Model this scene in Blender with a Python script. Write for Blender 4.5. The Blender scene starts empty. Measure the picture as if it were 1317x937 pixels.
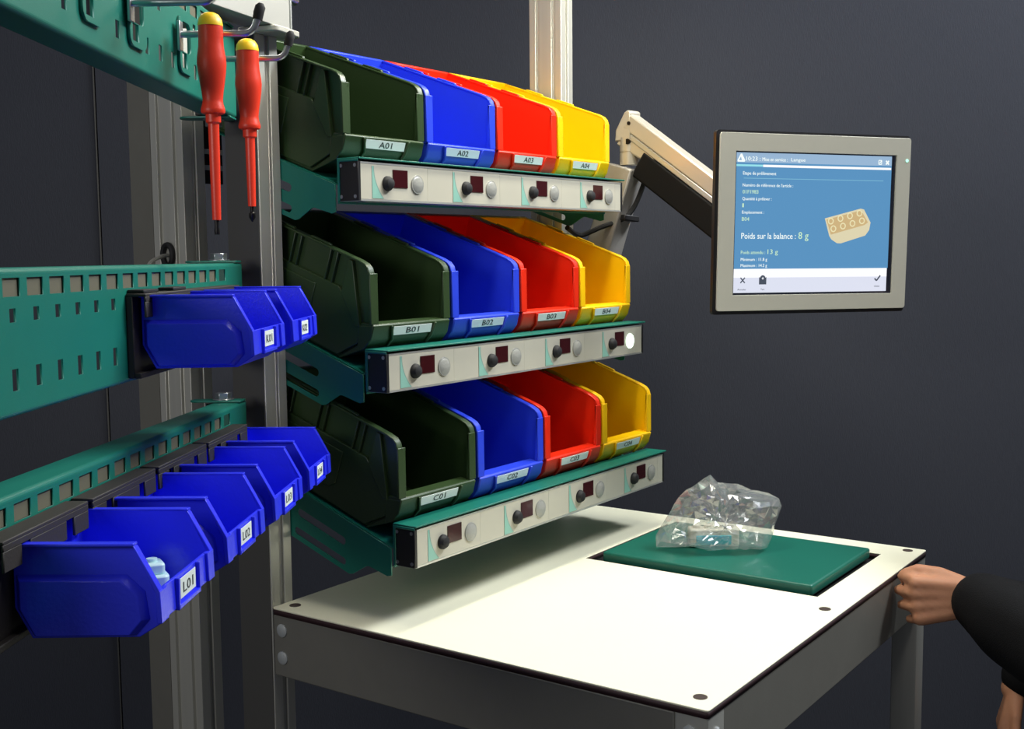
import bpy, bmesh, math, random
from mathutils import Vector, Matrix
random.seed(7)
S = bpy.context.scene
COL = S.collection

# ------------------------------------------------------------------ camera
cam_d = bpy.data.cameras.new('camera')
cam = bpy.data.objects.new('camera', cam_d); COL.objects.link(cam)
_R = Vector((0.57630, -0.81717, -0.01007)); _F = Vector((0.81286, 0.57441, -0.09625)); _U = _R.cross(_F).normalized()
cam.matrix_world = Matrix(((_R.x, _U.x, -_F.x, -1.2481), (_R.y, _U.y, -_F.y, -1.3479), (_R.z, _U.z, -_F.z, 0.5531), (0, 0, 0, 1)))
cam_d.sensor_width = 36; cam_d.lens = 41.22; cam_d.clip_start = 0.02
S.camera = cam

# ------------------------------------------------------------------ world, lamps, exposure
W = bpy.data.worlds.new('world'); S.world = W; W.use_nodes = True
W.node_tree.nodes['Background'].inputs[0].default_value = (0.80, 0.86, 1.0, 1)
W.node_tree.nodes['Background'].inputs[1].default_value = 0.095
def area(name, loc, target, sx, sy, power, col):
    l = bpy.data.lights.new(name, 'AREA'); l.shape = 'RECTANGLE'; l.size = sx; l.size_y = sy; l.energy = power; l.color = col
    o = bpy.data.objects.new(name, l); COL.objects.link(o); o.location = loc
    d = Vector(target) - Vector(loc); o.rotation_euler = d.to_track_quat('-Z', 'Y').to_euler()
    return o
area('bench_lamp', (0.45, -0.30, 1.30), (0.45, -0.30, 0), 1.0, 0.09, 8.5, (1.0, 0.96, 0.80))
area('ceiling_lamp_front', (0.0, -1.35, 2.2), (0.25, -0.2, 0.2), 1.2, 0.35, 9, (1.0, 0.97, 0.93))
area('fill_light_left', (-2.4, -0.35, 1.0), (0.0, 0.0, 0.4), 1.0, 0.4, 11, (1.0, 0.98, 0.95))  # added low fill without a known source, brightens rear upright and small bin sides
area('ceiling_lamp_right', (1.9, -1.9, 2.7), (0.6, -0.3, 0.1), 1.4, 0.5, 100, (0.90, 0.95, 1.0))
S.view_settings.view_transform = 'Standard'; S.view_settings.look = 'None'
S.view_settings.gamma = 1; S.view_settings.use_curve_mapping = False
S.view_settings.exposure = 0.35

# ------------------------------------------------------------------ materials
def lin(c):
    return tuple(((v/255)/12.92 if v/255 <= 0.04045 else (((v/255)+0.055)/1.055)**2.4) for v in c)
def mat(name, rgb, rough=0.5, metal=0.0, noise=0.0, nscale=40, bump=0.0, bscale=200, spec=0.5, stretch=None, emit=None, estr=1.0, sss=0.0):
    m = bpy.data.materials.new(name); m.use_nodes = True
    nt = m.node_tree; b = nt.nodes['Principled BSDF']; c = lin(rgb)
    b.inputs['Base Color'].default_value = (*c, 1); b.inputs['Roughness'].default_value = rough; b.inputs['Metallic'].default_value = metal
    b.inputs['Specular IOR Level'].default_value = spec
    if sss: b.inputs['Subsurface Weight'].default_value = sss; b.inputs['Subsurface Radius'].default_value = (0.02, 0.01, 0.006); b.inputs['Subsurface Scale'].default_value = 0.5
    if emit: b.inputs['Emission Color'].default_value = (*lin(emit), 1); b.inputs['Emission Strength'].default_value = estr
    if noise or bump:
        tc = nt.nodes.new('ShaderNodeTexCoord'); mp = nt.nodes.new('ShaderNodeMapping'); nt.links.new(tc.outputs['Object'], mp.inputs[0])
        if stretch: mp.inputs['Scale'].default_value = stretch
    if noise:
        n = nt.nodes.new('ShaderNodeTexNoise'); n.inputs['Scale'].default_value = nscale; n.inputs['Detail'].default_value = 4
        nt.links.new(mp.outputs[0], n.inputs['Vector'])
        mx = nt.nodes.new('ShaderNodeMix'); mx.data_type = 'RGBA'
        mx.inputs[6].default_value = (*[v*(1-noise) for v in c], 1); mx.inputs[7].default_value = (*[min(1, v*(1+noise)) for v in c], 1)
        nt.links.new(n.outputs['Fac'], mx.inputs[0]); nt.links.new(mx.outputs[2], b.inputs['Base Color'])
    if bump:
        n2 = nt.nodes.new('ShaderNodeTexNoise'); n2.inputs['Scale'].default_value = bscale; n2.inputs['Detail'].default_value = 3
        nt.links.new(mp.outputs[0], n2.inputs['Vector'])
        bp = nt.nodes.new('ShaderNodeBump'); bp.inputs['Strength'].default_value = bump; bp.inputs['Distance'].default_value = 0.002
        nt.links.new(n2.outputs['Fac'], bp.inputs['Height']); nt.links.new(bp.outputs[0], b.inputs['Normal'])
    return m
M = {}
M['alu'] = mat('aluminium', (192, 191, 182), 0.40, 0.40, 0.10, 60, 0.10, 300, stretch=(1, 1, 0.03))
M['alu_dark'] = mat('grey_anodised', (126, 124, 116), 0.5, 0.3, 0.06, 30, 0.05, 400)
M['cover'] = mat('dark_grey_cover', (84, 83, 80), 0.55, 0.2)
M['hang'] = mat('brown_black_plastic', (44, 40, 36), 0.65, bump=0.1, bscale=400)
M['slot'] = mat('slot_shadow', (60, 60, 58), 0.6, 0.5)
M['steel'] = mat('zinc_steel', (190, 192, 195), 0.3, 0.9, 0.1, 80)
M['green'] = mat('teal_lacquer', (16, 112, 96), 0.42, 0, 0.06, 25, 0.10, 900)
M['pad'] = mat('dark_teal_plate', (13, 99, 82), 0.42, 0, 0.06, 25, 0.10, 900)
M['strip'] = mat('grey_brown_backing', (98, 95, 78), 0.7)
M['black'] = mat('black_plastic', (26, 25, 27), 0.45, bump=0.1, bscale=500)
M['rubber'] = mat('black_rubber', (22, 22, 24), 0.7)
M['beige'] = mat('beige_panel_film', (192, 188, 172), 0.38, 0, 0.03, 20)
M['silver'] = mat('silver_edge', (205, 205, 200), 0.35, 0.6)
M['emblem'] = mat('pale_teal_print', (140, 190, 174), 0.4)
M['emblem2'] = mat('dark_teal_print', (128, 160, 152), 0.4)
M['display'] = mat('dark_red_window', (58, 18, 22), 0.15)
M['lamp_off'] = mat('indicator_lens', (158, 158, 152), 0.25, bump=0.3, bscale=250)
M['lamp_on'] = mat('indicator_lens_lit', (230, 255, 235), 0.3, emit=(225, 255, 228), estr=1.6)
M['b_green'] = mat('dark_green_plastic', (47, 67, 36), 0.36, 0, 0.08, 14, 0.08, 350, sss=0.0)
M['b_blue'] = mat('blue_plastic', (42, 68, 218), 0.36, 0, 0.06, 14, 0.08, 350)
M['b_red'] = mat('red_plastic', (232, 42, 12), 0.36, 0, 0.05, 14, 0.08, 350)
M['b_yellow'] = mat('yellow_plastic', (250, 196, 2), 0.36, 0, 0.04, 14, 0.08, 350)
M['s_blue'] = mat('deep_blue_plastic', (44, 54, 240), 0.30, 0, 0.08, 22, 0.12, 260)
M['label'] = mat('label_paper', (224, 232, 228), 0.55)
M['label_b'] = mat('label_paper_bluish', (205, 220, 232), 0.55)
M['ink'] = mat('ink', (52, 56, 58), 0.6)
M['top'] = mat('white_laminate', (244, 241, 214), 0.45, 0, 0.01, 10)
M['core'] = mat('dark_brown_core', (48, 26, 30), 0.6)
M['cap'] = mat('grey_cap', (160, 164, 164), 0.45)
M['hole_cap'] = mat('brown_plug', (74, 62, 56), 0.4)
M['wall'] = mat('charcoal_fabric', (64, 66, 74), 0.9, 0, 0.10, 260, 0.25, 700, spec=0.2, stretch=(1, 1, 0.12))
M['floor'] = mat('dark_carpet', (34, 34, 38), 0.95, 0, 0.2, 90, 0.3, 300)
M['bezel'] = mat('grey_bezel', (206, 203, 186), 0.45, 0.15, 0.02, 60)
M['sd_red'] = mat('orange_red_handle', (236, 58, 30), 0.38, bump=0.06, bscale=300)
M['sd_yel'] = mat('yellow_cap', (255, 206, 30), 0.4)
M['cover_black'] = mat('matt_black_cover', (16, 15, 15), 0.7, spec=0.2)
M['tip'] = mat('black_oxide_steel', (34, 32, 32), 0.4, 0.7)
M['arm'] = mat('champagne_aluminium', (206, 198, 182), 0.36, 0.45)
M['arm_grey'] = mat('grey_aluminium', (168, 164, 158), 0.45, 0.35)
M['skin'] = mat('skin', (205, 146, 112), 0.5, 0, 0.08, 40, 0.1, 500, sss=0.15)
M['cloth'] = mat('black_knit', (20, 20, 22), 0.9, 0, 0.25, 200, 0.4, 600, spec=0.2)
M['hair'] = mat('dark_hair', (38, 28, 22), 0.6, bump=0.4, bscale=300, stretch=(1, 1, 0.1))
M['eye'] = mat('eye_white', (230, 228, 222), 0.3)
M['part_cream'] = mat('cream_plastic_part', (232, 226, 208), 0.45)
M['part_cyan'] = mat('cyan_plastic', (60, 190, 205), 0.4)
M['paper'] = mat('pale_cyan_part', (205, 238, 236), 0.4)
def emis(name, rgb, s):
    m = bpy.data.materials.new(name); m.use_nodes = True; nt = m.node_tree; b = nt.nodes['Principled BSDF']
    b.inputs['Base Color'].default_value = (0.01, 0.01, 0.01, 1); b.inputs['Roughness'].default_value = 0.18
    b.inputs['Emission Color'].default_value = (*lin(rgb), 1); b.inputs['Emission Strength'].default_value = s
    return m
SE = 0.78
M['scr_blue'] = emis('screen_blue', (88, 146, 192), SE); M['scr_head'] = emis('screen_header', (152, 182, 212), SE)
M['scr_white'] = emis('screen_white', (248, 250, 255), SE*1.05); M['scr_pale'] = emis('screen_pale', (222, 226, 242), SE)
M['scr_cyan'] = emis('screen_cyan', (150, 225, 235), SE); M['scr_text'] = emis('screen_text', (240, 250, 245), SE*1.1)
M['scr_lime'] = emis('screen_lime', (205, 240, 200), SE); M['scr_dark'] = emis('screen_dark', (70, 78, 92), SE)
M['scr_line'] = emis('screen_line', (130, 190, 215), SE); M['scr_tan'] = emis('screen_tan', (206, 178, 128), SE); M['scr_cream'] = emis('screen_cream', (222, 212, 176), SE)
M['scr_pipe'] = emis('screen_pale_yellow', (232, 224, 178), SE); M['led'] = emis('green_led', (170, 255, 225), 1.3)
def film_mat():
    m = bpy.data.materials.new('clear_film'); m.use_nodes = True; nt = m.node_tree; nt.nodes.clear()
    out = nt.nodes.new('ShaderNodeOutputMaterial'); tr = nt.nodes.new('ShaderNodeBsdfTransparent'); gl = nt.nodes.new('ShaderNodeBsdfGlossy')
    df = nt.nodes.new('ShaderNodeBsdfDiffuse'); m1 = nt.nodes.new('ShaderNodeMixShader'); m2 = nt.nodes.new('ShaderNodeMixShader'); lw = nt.nodes.new('ShaderNodeLayerWeight')
    tr.inputs[0].default_value = (0.93, 0.94, 0.93, 1); gl.inputs['Roughness'].default_value = 0.10; gl.inputs[0].default_value = (1, 1, 1, 1)
    df.inputs[0].default_value = (0.75, 0.75, 0.74, 1); lw.inputs[0].default_value = 0.28
    mr = nt.nodes.new('ShaderNodeMapRange'); mr.inputs[3].default_value = 0.15; mr.inputs[4].default_value = 0.65
    nt.links.new(lw.outputs['Facing'], mr.inputs[0]); nt.links.new(mr.outputs[0], m1.inputs[0])
    nt.links.new(tr.outputs[0], m1.inputs[1]); nt.links.new(gl.outputs[0], m1.inputs[2])
    m2.inputs[0].default_value = 0.12; nt.links.new(m1.outputs[0], m2.inputs[1]); nt.links.new(df.outputs[0], m2.inputs[2]); nt.links.new(m2.outputs[0], out.inputs[0])
    return m
M['film'] = film_mat()

# ------------------------------------------------------------------ helpers
def tag(o, label=None, cat=None, group=None, kind=None):
    if label: o['label'] = label
    if cat: o['category'] = cat
    if group: o['group'] = group
    if kind: o['kind'] = kind
    return o
def thing(name, label, cat, loc=(0, 0, 0), rot=(0, 0, 0), group=None):
    o = bpy.data.objects.new(name, None); COL.objects.link(o); o.location = loc; o.rotation_euler = rot; o.empty_display_size = 0.05
    return tag(o, label, cat, group)
def bm_new(): return bmesh.new()
def obj(name, bm, m, parent=None, bevel=0, smooth=False, loc=None, seg=2, label=None):
    bmesh.ops.recalc_face_normals(bm, faces=bm.faces[:])
    me = bpy.data.meshes.new(name); bm.to_mesh(me); bm.free()
    me.materials.append(M[m] if isinstance(m, str) else m)
    o = bpy.data.objects.new(name, me); COL.objects.link(o)
    if parent: o.parent = parent
    if loc: o.location = loc
    if bevel:
        b = o.modifiers.new('bevel', 'BEVEL'); b.width = bevel; b.segments = seg; b.limit_method = 'ANGLE'; b.angle_limit = math.radians(35)
    if smooth or bevel:
        for p in me.polygons: p.use_smooth = True
        if not bevel or True:
            try: me.set_sharp_from_angle(angle=math.radians(40))
            except Exception: pass
    if label: o['label'] = label
    return o
def box(bm, lo, hi, mtx=None):
    vs = [bm.verts.new((x, y, z)) for x in (lo[0], hi[0]) for y in (lo[1], hi[1]) for z in (lo[2], hi[2])]
    for f in ((0, 1, 3, 2), (4, 6, 7, 5), (0, 4, 5, 1), (2, 3, 7, 6), (0, 2, 6, 4), (1, 5, 7, 3)): bm.faces.new([vs[i] for i in f])
    if mtx: bmesh.ops.transform(bm, matrix=mtx, verts=vs)
    return vs
def prism(bm, poly, a0, a1, axis='x'):
    """polygon in the two other axes, extruded along axis from a0 to a1"""
    def P(a, p):
        return {'x': (a, p[0], p[1]), 'y': (p[0], a, p[1]), 'z': (p[0], p[1], a)}[axis]
    A = [bm.verts.new(P(a0, p)) for p in poly]; B = [bm.verts.new(P(a1, p)) for p in poly]; n = len(poly)
    bm.faces.new(A); bm.faces.new(B[::-1])
    for i in range(n): bm.faces.new((A[i], A[(i+1) % n], B[(i+1) % n], B[i]))
    return A+B
def cyl(bm, p0, p1, r0, r1=None, n=20, caps=True):
    r1 = r0 if r1 is None else r1
    p0, p1 = Vector(p0), Vector(p1); d = (p1-p0).normalized(); a = d.orthogonal().normalized(); b = d.cross(a)
    A = []; B = []
    for i in range(n):
        t = 2*math.pi*i/n; v = a*math.cos(t)+b*math.sin(t)
        A.append(bm.verts.new(p0+v*r0)); B.append(bm.verts.new(p1+v*r1))
    for i in range(n): bm.faces.new((A[i], A[(i+1) % n], B[(i+1) % n], B[i]))
    if caps: bm.faces.new(A[::-1]); bm.faces.new(B)
    return A+B
def tube(bm, pts, r, n=10):
    pts = [Vector(p) for p in pts]; rings = []
    prev = None
    for i, p in enumerate(pts):
        d = (pts[min(i+1, len(pts)-1)]-pts[max(i-1, 0)]).normalized()
        a = (d.orthogonal() if prev is None else (prev-d*prev.dot(d))).normalized(); prev = a; b = d.cross(a)
        rr = r[i] if isinstance(r, (list, tuple)) else r
        rings.append([bm.verts.new(p+(a*math.cos(2*math.pi*k/n)+b*math.sin(2*math.pi*k/n))*rr) for k in range(n)])
    for A, B in zip(rings, rings[1:]):
        for k in range(n): bm.faces.new((A[k], A[(k+1) % n], B[(k+1) % n], B[k]))
    bm.faces.new(rings[0][::-1]); bm.faces.new(rings[-1])
def curve_pts(pts, n=8):
    """Catmull-Rom through pts"""
    P = [Vector(p) for p in pts]; P = [2*P[0]-P[1]]+P+[2*P[-1]-P[-2]]; out = []
    for i in range(1, len(P)-2):
        for k in range(n):
            t = k/n; a, b, c, d = P[i-1], P[i], P[i+1], P[i+2]
            out.append(0.5*((2*b)+(c-a)*t+(2*a-5*b+4*c-d)*t*t+(3*b-a-3*c+d)*t**3))
    out.append(P[-2]); return out
def lathe(bm, prof, n=24, base=(0, 0, 0)):
    """prof: (r,z) list, turned about z"""
    rings = []; bx, by, bz = base
    for r, z in prof:
        rings.append([bm.verts.new((bx+r*math.cos(2*math.pi*k/n), by+r*math.sin(2*math.pi*k/n), bz+z)) for k in range(n)])
    for A, B in zip(rings, rings[1:]):
        for k in range(n): bm.faces.new((A[k], A[(k+1) % n], B[(k+1) % n], B[k]))
    bm.faces.new(rings[0][::-1]); bm.faces.new(rings[-1])
def ball(bm, c, r, n=12, sc=(1, 1, 1)):
    ret = bmesh.ops.create_uvsphere(bm, u_segments=n, v_segments=max(6, n//2+2), radius=1.0)
    bmesh.ops.transform(bm, matrix=Matrix.Translation(c) @ Matrix.Diagonal((r*sc[0], r*sc[1], r*sc[2], 1)), verts=ret['verts'])
def plate_mesh(outer, holes, t):
    """flat plate with real openings; returns bmesh in xy with thickness t (0..t)"""
    cu = bpy.data.curves.new('plate', 'CURVE'); cu.dimensions = '2D'; cu.fill_mode = 'BOTH'; cu.extrude = t/2
    for lp in [outer]+holes:
        sp = cu.splines.new('POLY'); sp.points.add(len(lp)-1); sp.use_cyclic_u = True
        for q, p in zip(sp.points, lp): q.co = (p[0], p[1], 0, 1)
    o = bpy.data.objects.new('plate', cu); COL.objects.link(o); dg = bpy.context.evaluated_depsgraph_get()
    me = bpy.data.meshes.new_from_object(o.evaluated_get(dg)); bpy.data.objects.remove(o); bpy.data.curves.remove(cu)
    bm = bm_new(); bm.from_mesh(me); bpy.data.meshes.remove(me)
    bmesh.ops.remove_doubles(bm, verts=bm.verts[:], dist=1e-5)
    bmesh.ops.translate(bm, verts=bm.verts[:], vec=(0, 0, t/2))
    return bm
def rect(x0, y0, x1, y1): return [(x0, y0), (x1, y0), (x1, y1), (x0, y1)]
def rrect(x0, y0, x1, y1, r, n=4):
    out = []
    for cx, cy, a in ((x1-r, y1-r, 0), (x0+r, y1-r, 90), (x0+r, y0+r, 180), (x1-r, y0+r, 270)):
        for k in range(n+1):
            t = math.radians(a+90*k/n); out.append((cx+r*math.cos(t), cy+r*math.sin(t)))
    return out
def xf(bm, m): bmesh.ops.transform(bm, matrix=m, verts=bm.verts[:])
def axes(o, ex, ey, ez):
    ex, ey, ez, o = Vector(ex), Vector(ey), Vector(ez), Vector(o)
    return Matrix(((ex.x, ey.x, ez.x, o.x), (ex.y, ey.y, ez.y, o.y), (ex.z, ey.z, ez.z, o.z), (0, 0, 0, 1)))
def text_obj(name, body, m, parent, mtx, width=None, height=0.01, thick=0.0003, align='LEFT'):
    cu = bpy.data.curves.new('txt', 'FONT'); cu.body = body; cu.extrude = 0; cu.resolution_u = 2; cu.align_x = align
    o = bpy.data.objects.new('txt', cu); COL.objects.link(o); bpy.context.view_layer.update(); dg = bpy.context.evaluated_depsgraph_get()
    me = bpy.data.meshes.new_from_object(o.evaluated_get(dg)); bpy.data.objects.remove(o); bpy.data.curves.remove(cu)
    bm = bm_new(); bm.from_mesh(me); bpy.data.meshes.remove(me)
    xs = [v.co.x for v in bm.verts]; w = max(xs)-min(xs)
    sy = height/0.70; sx = (width/w) if width else sy*0.9
    bmesh.ops.translate(bm, vec=(-min(xs), 0, 0), verts=bm.verts[:])
    bmesh.ops.scale(bm, vec=(sx, sy, 1), verts=bm.verts[:])
    r = bmesh.ops.extrude_face_region(bm, geom=bm.faces[:]); bmesh.ops.translate(bm, vec=(0, 0, thick), verts=[v for v in r['geom'] if isinstance(v, bmesh.types.BMVert)])
    xf(bm, mtx)
    return obj(name, bm, m, parent)
def dup(root, loc, rot=None, label=None):
    r = root.copy(); COL.objects.link(r); r.location = loc
    if rot is not None: r.rotation_euler = rot
    if label: r['label'] = label
    for ch in list(root.children):
        c = ch.copy(); COL.objects.link(c); c.parent = r
        for g in list(ch.children):
            d = g.copy(); COL.objects.link(d); d.parent = c
    return r

FLOOR = -1.0
# ------------------------------------------------------------------ setting: backdrop wall and floor
fx, fy = 0.8167, 0.5770           # the backdrop stands square to this direction
rx, ry = 0.5770, -0.8167
def bp(a, b, z): return (-1.2481+fx*a+rx*b, -1.3479+fy*a+ry*b, z)
D = 2.95
Mw = axes(bp(D, 0, 0), (rx, ry, 0), (fx, fy, 0), (0, 0, 1))
bm = bm_new(); box(bm, (-1.022, 0, FLOOR), (5.0, 0.05, 2.2)); w_ = obj('wall_back', bm, 'wall'); w_.matrix_world = Mw; w_['kind'] = 'structure'
bm = bm_new(); box(bm, (-7.0, 0.004, FLOOR), (-1.028, 0.05, 2.2)); w_ = obj('wall_left', bm, 'wall'); w_.matrix_world = Mw; w_['kind'] = 'structure'
bm = bm_new(); box(bm, (-1.0285, 0.0, FLOOR), (-1.0255, 0.02, 2.2)); w_ = obj('trim_1', bm, 'cover'); w_.matrix_world = Mw; w_['kind'] = 'structure'
bm = bm_new(); box(bm, (-7.0, -5.0, FLOOR-0.05), (5.0, 0.05, FLOOR)); w_ = obj('floor', bm, 'floor'); w_.matrix_world = Mw; w_['kind'] = 'structure'

# ------------------------------------------------------------------ workbench
BW, BD = 0.909, 0.75
wb = thing('workbench', 'white topped workbench with dark brown edge and grey aluminium frame', 'workbench', (0, 0, FLOOR))
H0 = -FLOOR
def at_top(z): return H0+z
cut = rect(0.520, -0.690, 0.838, -0.255)
out = rrect(0, -BD, BW, 0, 0.004, 2)
bm = plate_mesh(out, [cut], 0.0025); xf(bm, Matrix.Translation((0, 0, H0-0.0025))); obj('tabletop', bm, 'top', wb)
bm = plate_mesh(out, [cut], 0.0085); xf(bm, Matrix.Translation((0, 0, H0-0.011))); obj('tabletop_core', bm, 'core', wb, label='dark brown core of the white tabletop')
bm = bm_new(); box(bm, (0.515, -0.695, H0-0.03), (0.843, -0.250, H0-0.0115)); obj('scale_tray', bm, 'black', wb, label='black recess tray under the scale plate')
zb, zt = H0-0.109, H0-0.0115
def beam(lo, hi): 
    b_ = bm_new(); box(b_, lo, hi); return obj('beam', b_, 'alu_dark', wb, 0.002)
beam((0.001, -BD+0.046, zb), (0.044, -0.0005, zt)); beam((BW-0.044, -BD+0.046, zb), (BW-0.001, -0.0005, zt))
beam((0.046, -BD+0.001, zb), (BW-0.050, -BD+0.044, zt)); beam((0.046, -0.045, zb), (BW-0.046, -0.002, zt))
def bench_leg(x0):
    b_ = bm_new(); prism(b_, rrect(x0, -BD+0.001, x0+0.048, -BD+0.046, 0.003, 3), 0.012, zt, 'z'); l = obj('leg', b_, 'alu', wb, smooth=True)
    b_ = bm_new(); cyl(b_, (x0+0.024, -BD+0.024, 0), (x0+0.024, -BD+0.024, 0.014), 0.022); obj('foot', b_, 'rubber', l)
bench_leg(0.0005); bench_leg(BW-0.0485)
def stud(p, d, r=0.0095):   # domed cap of a frame bolt
    b_ = bm_new(); p = Vector(p); d = Vector(d)
    cyl(b_, p, p+d*0.002, r, r); cyl(b_, p+d*0.002, p+d*0.004, r, r*0.72); obj('bolt_cap', b_, 'cap', wb, smooth=True)
for z in (-0.034, -0.078): stud((0.001, -0.020, H0+z), (-1, 0, 0), 0.0105)
for z in (-0.034, -0.078): stud((0.0005, -BD+0.024, H0+z), (-1, 0, 0), 0.0105); stud((0.024, -BD+0.001, H0+z), (0, -1, 0), 0.006); stud((BW-0.024, -BD+0.001, H0+z), (0, -1, 0), 0.006)
for x, y in ((0.0276, -0.0225), (0.0347, -0.7225), (0.4647, -0.7225), (0.887, -0.7225), (0.887, -0.0225)):
    b_ = bm_new(); cyl(b_, (x, y, H0-0.001), (x, y, H0+0.0008), 0.0095, 0.009); obj('screw_plug', b_, 'hole_cap', wb)

# ------------------------------------------------------------------ aluminium uprights
def profile(x0, x1, y0, y1, front=(), left=(), s=0.0045, dp=0.006):
    """slotted extrusion outline (x right, y back): slots in the front (y0) face at x and in the left (x0) face at y"""
    P = [(x0, y0)]
    for c in front: P += [(c-s, y0), (c-s, y0+dp), (c+s, y0+dp), (c+s, y0)]
    P += [(x1, y0), (x1, y1), (x0, y1)]
    for c in sorted(left, reverse=True): P += [(x0, c+s), (x0+dp, c+s), (x0+dp, c-s), (x0, c-s)]
    return P
def upright(label, x0, x1, y0, y1, top, front, left, mt='alu'):
    t = thing('aluminium_upright', label, 'upright', (x0, y0, FLOOR))
    b_ = bm_new(); prism(b_, profile(0, x1-x0, 0, y1-y0, [c-x0 for c in front], [c-y0 for c in left]), 0.005, top-FLOOR, 'z'); obj('extrusion', b_, mt, t, 0.0008, seg=1)
    b_ = bm_new(); box(b_, (-0.003, -0.003, 0), (x1-x0+0.003, y1-y0+0.003, 0.005)); obj('foot_plate', b_, 'black', t)
    return t
up = upright('aluminium upright at the near back corner of the white table, single slot in front', 0.0, 0.045, 0.0005, 0.074, 0.882, [0.0235], [])
b_ = bm_new(); box(b_, (-0.0015, 0.002, 0.02), (-0.0002, 0.0715, 0.882-FLOOR)); obj('side_cover', b_, 'cover', up, label='flat dark grey cover strip')
ur = upright('second slotted upright standing behind the hinged panels, grey plate along its back', 0.0, 0.045, 0.175, 0.254, 1.25, [0.0225], [0.195, 0.234])
b_ = bm_new(); box(b_, (0.0, 0.0795, 0.02), (0.045, 0.134, 2.25)); obj('rear_plate', b_, 'alu_dark', ur, label='flat grey plate along the back')
b_ = bm_new(); tube(b_, [(-0.004, 0.041+0.012*math.cos(t), 1.552+0.017*math.sin(t)) for t in [2*math.pi*k/24 for k in range(25)]], 0.0045, 8); obj('cable_gland', b_, 'rubber', ur, smooth=True)
b_ = bm_new(); tube(b_, curve_pts([(0.0, 0.041, 1.552), (-0.02, 0.036, 1.550), (-0.055, 0.02, 1.540), (-0.075, 0.005, 1.52)]), 0.0032, 8); obj('cable', b_, 'alu', ur, smooth=True, label='pale grey cable leaving the gland')
b_ = bm_new(); box(b_, (0.0452, 0.004, 1.668), (0.086, 0.009, 1.774)); cb = obj('cable_bracket', b_, 'black', ur, 0.001, label='small black bracket')
for z0 in (1.690, 1.716):
    b_ = bm_new(); box(b_, (0.0455, 0.0025, z0), (0.085, 0.0042, z0+0.008)); obj('cable_tie', b_, 'cap', cb)
upright('tall cream lit upright behind the yellow bins, far from the hinged panels', 0.848, 0.893, 0.0005, 0.080, 1.45, [0.8705], [0.020, 0.060])

# cantilever profile on top of the near upright
arm_ang = math.atan2(0.5744+0.3485*-0.8172, 0.8129+0.3485*0.5763)      # heading of the arm, away from the viewer
lt = thing('profile_boom', 'bright white aluminium profile boom fixed on top of the near upright', 'beam', (0.050, 0.004, 0.892), (0, 0, arm_ang))
b_ = bm_new(); prism(b_, [(0, 0), (0, 0.016), (-0.004, 0.016), (-0.004, 0.018), (0, 0.018), (0, 0.024), (-0.008, 0.024), (-0.008, 0.032), (0, 0.032), (0, 0.055), (-0.05, 0.055), (-0.05, 0)], -0.85, 0, 'x')
xf(b_, Matrix.Translation((0, 0.028, 0))); obj('extrusion', b_, 'silver', lt, 0.0008, seg=1)
b_ = bm_new(); box(b_, (0.0, -0.024, 0.0), (0.004, 0.030, 0.056)); obj('end_cap', b_, 'cap', lt, 0.001)
b_ = bm_new(); prism(b_, rrect(-0.055, -0.032, 0.018, 0.040, 0.01), -0.010, -0.0005, 'z'); obj('mounting_plate', b_, 'alu', lt, 0.002)
b_ = bm_new(); cyl(b_, (0.004, -0.018, 0.050), (0.022, -0.018, 0.050), 0.009); obj('clamp_screw', b_, 'steel', lt, smooth=True)

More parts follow.
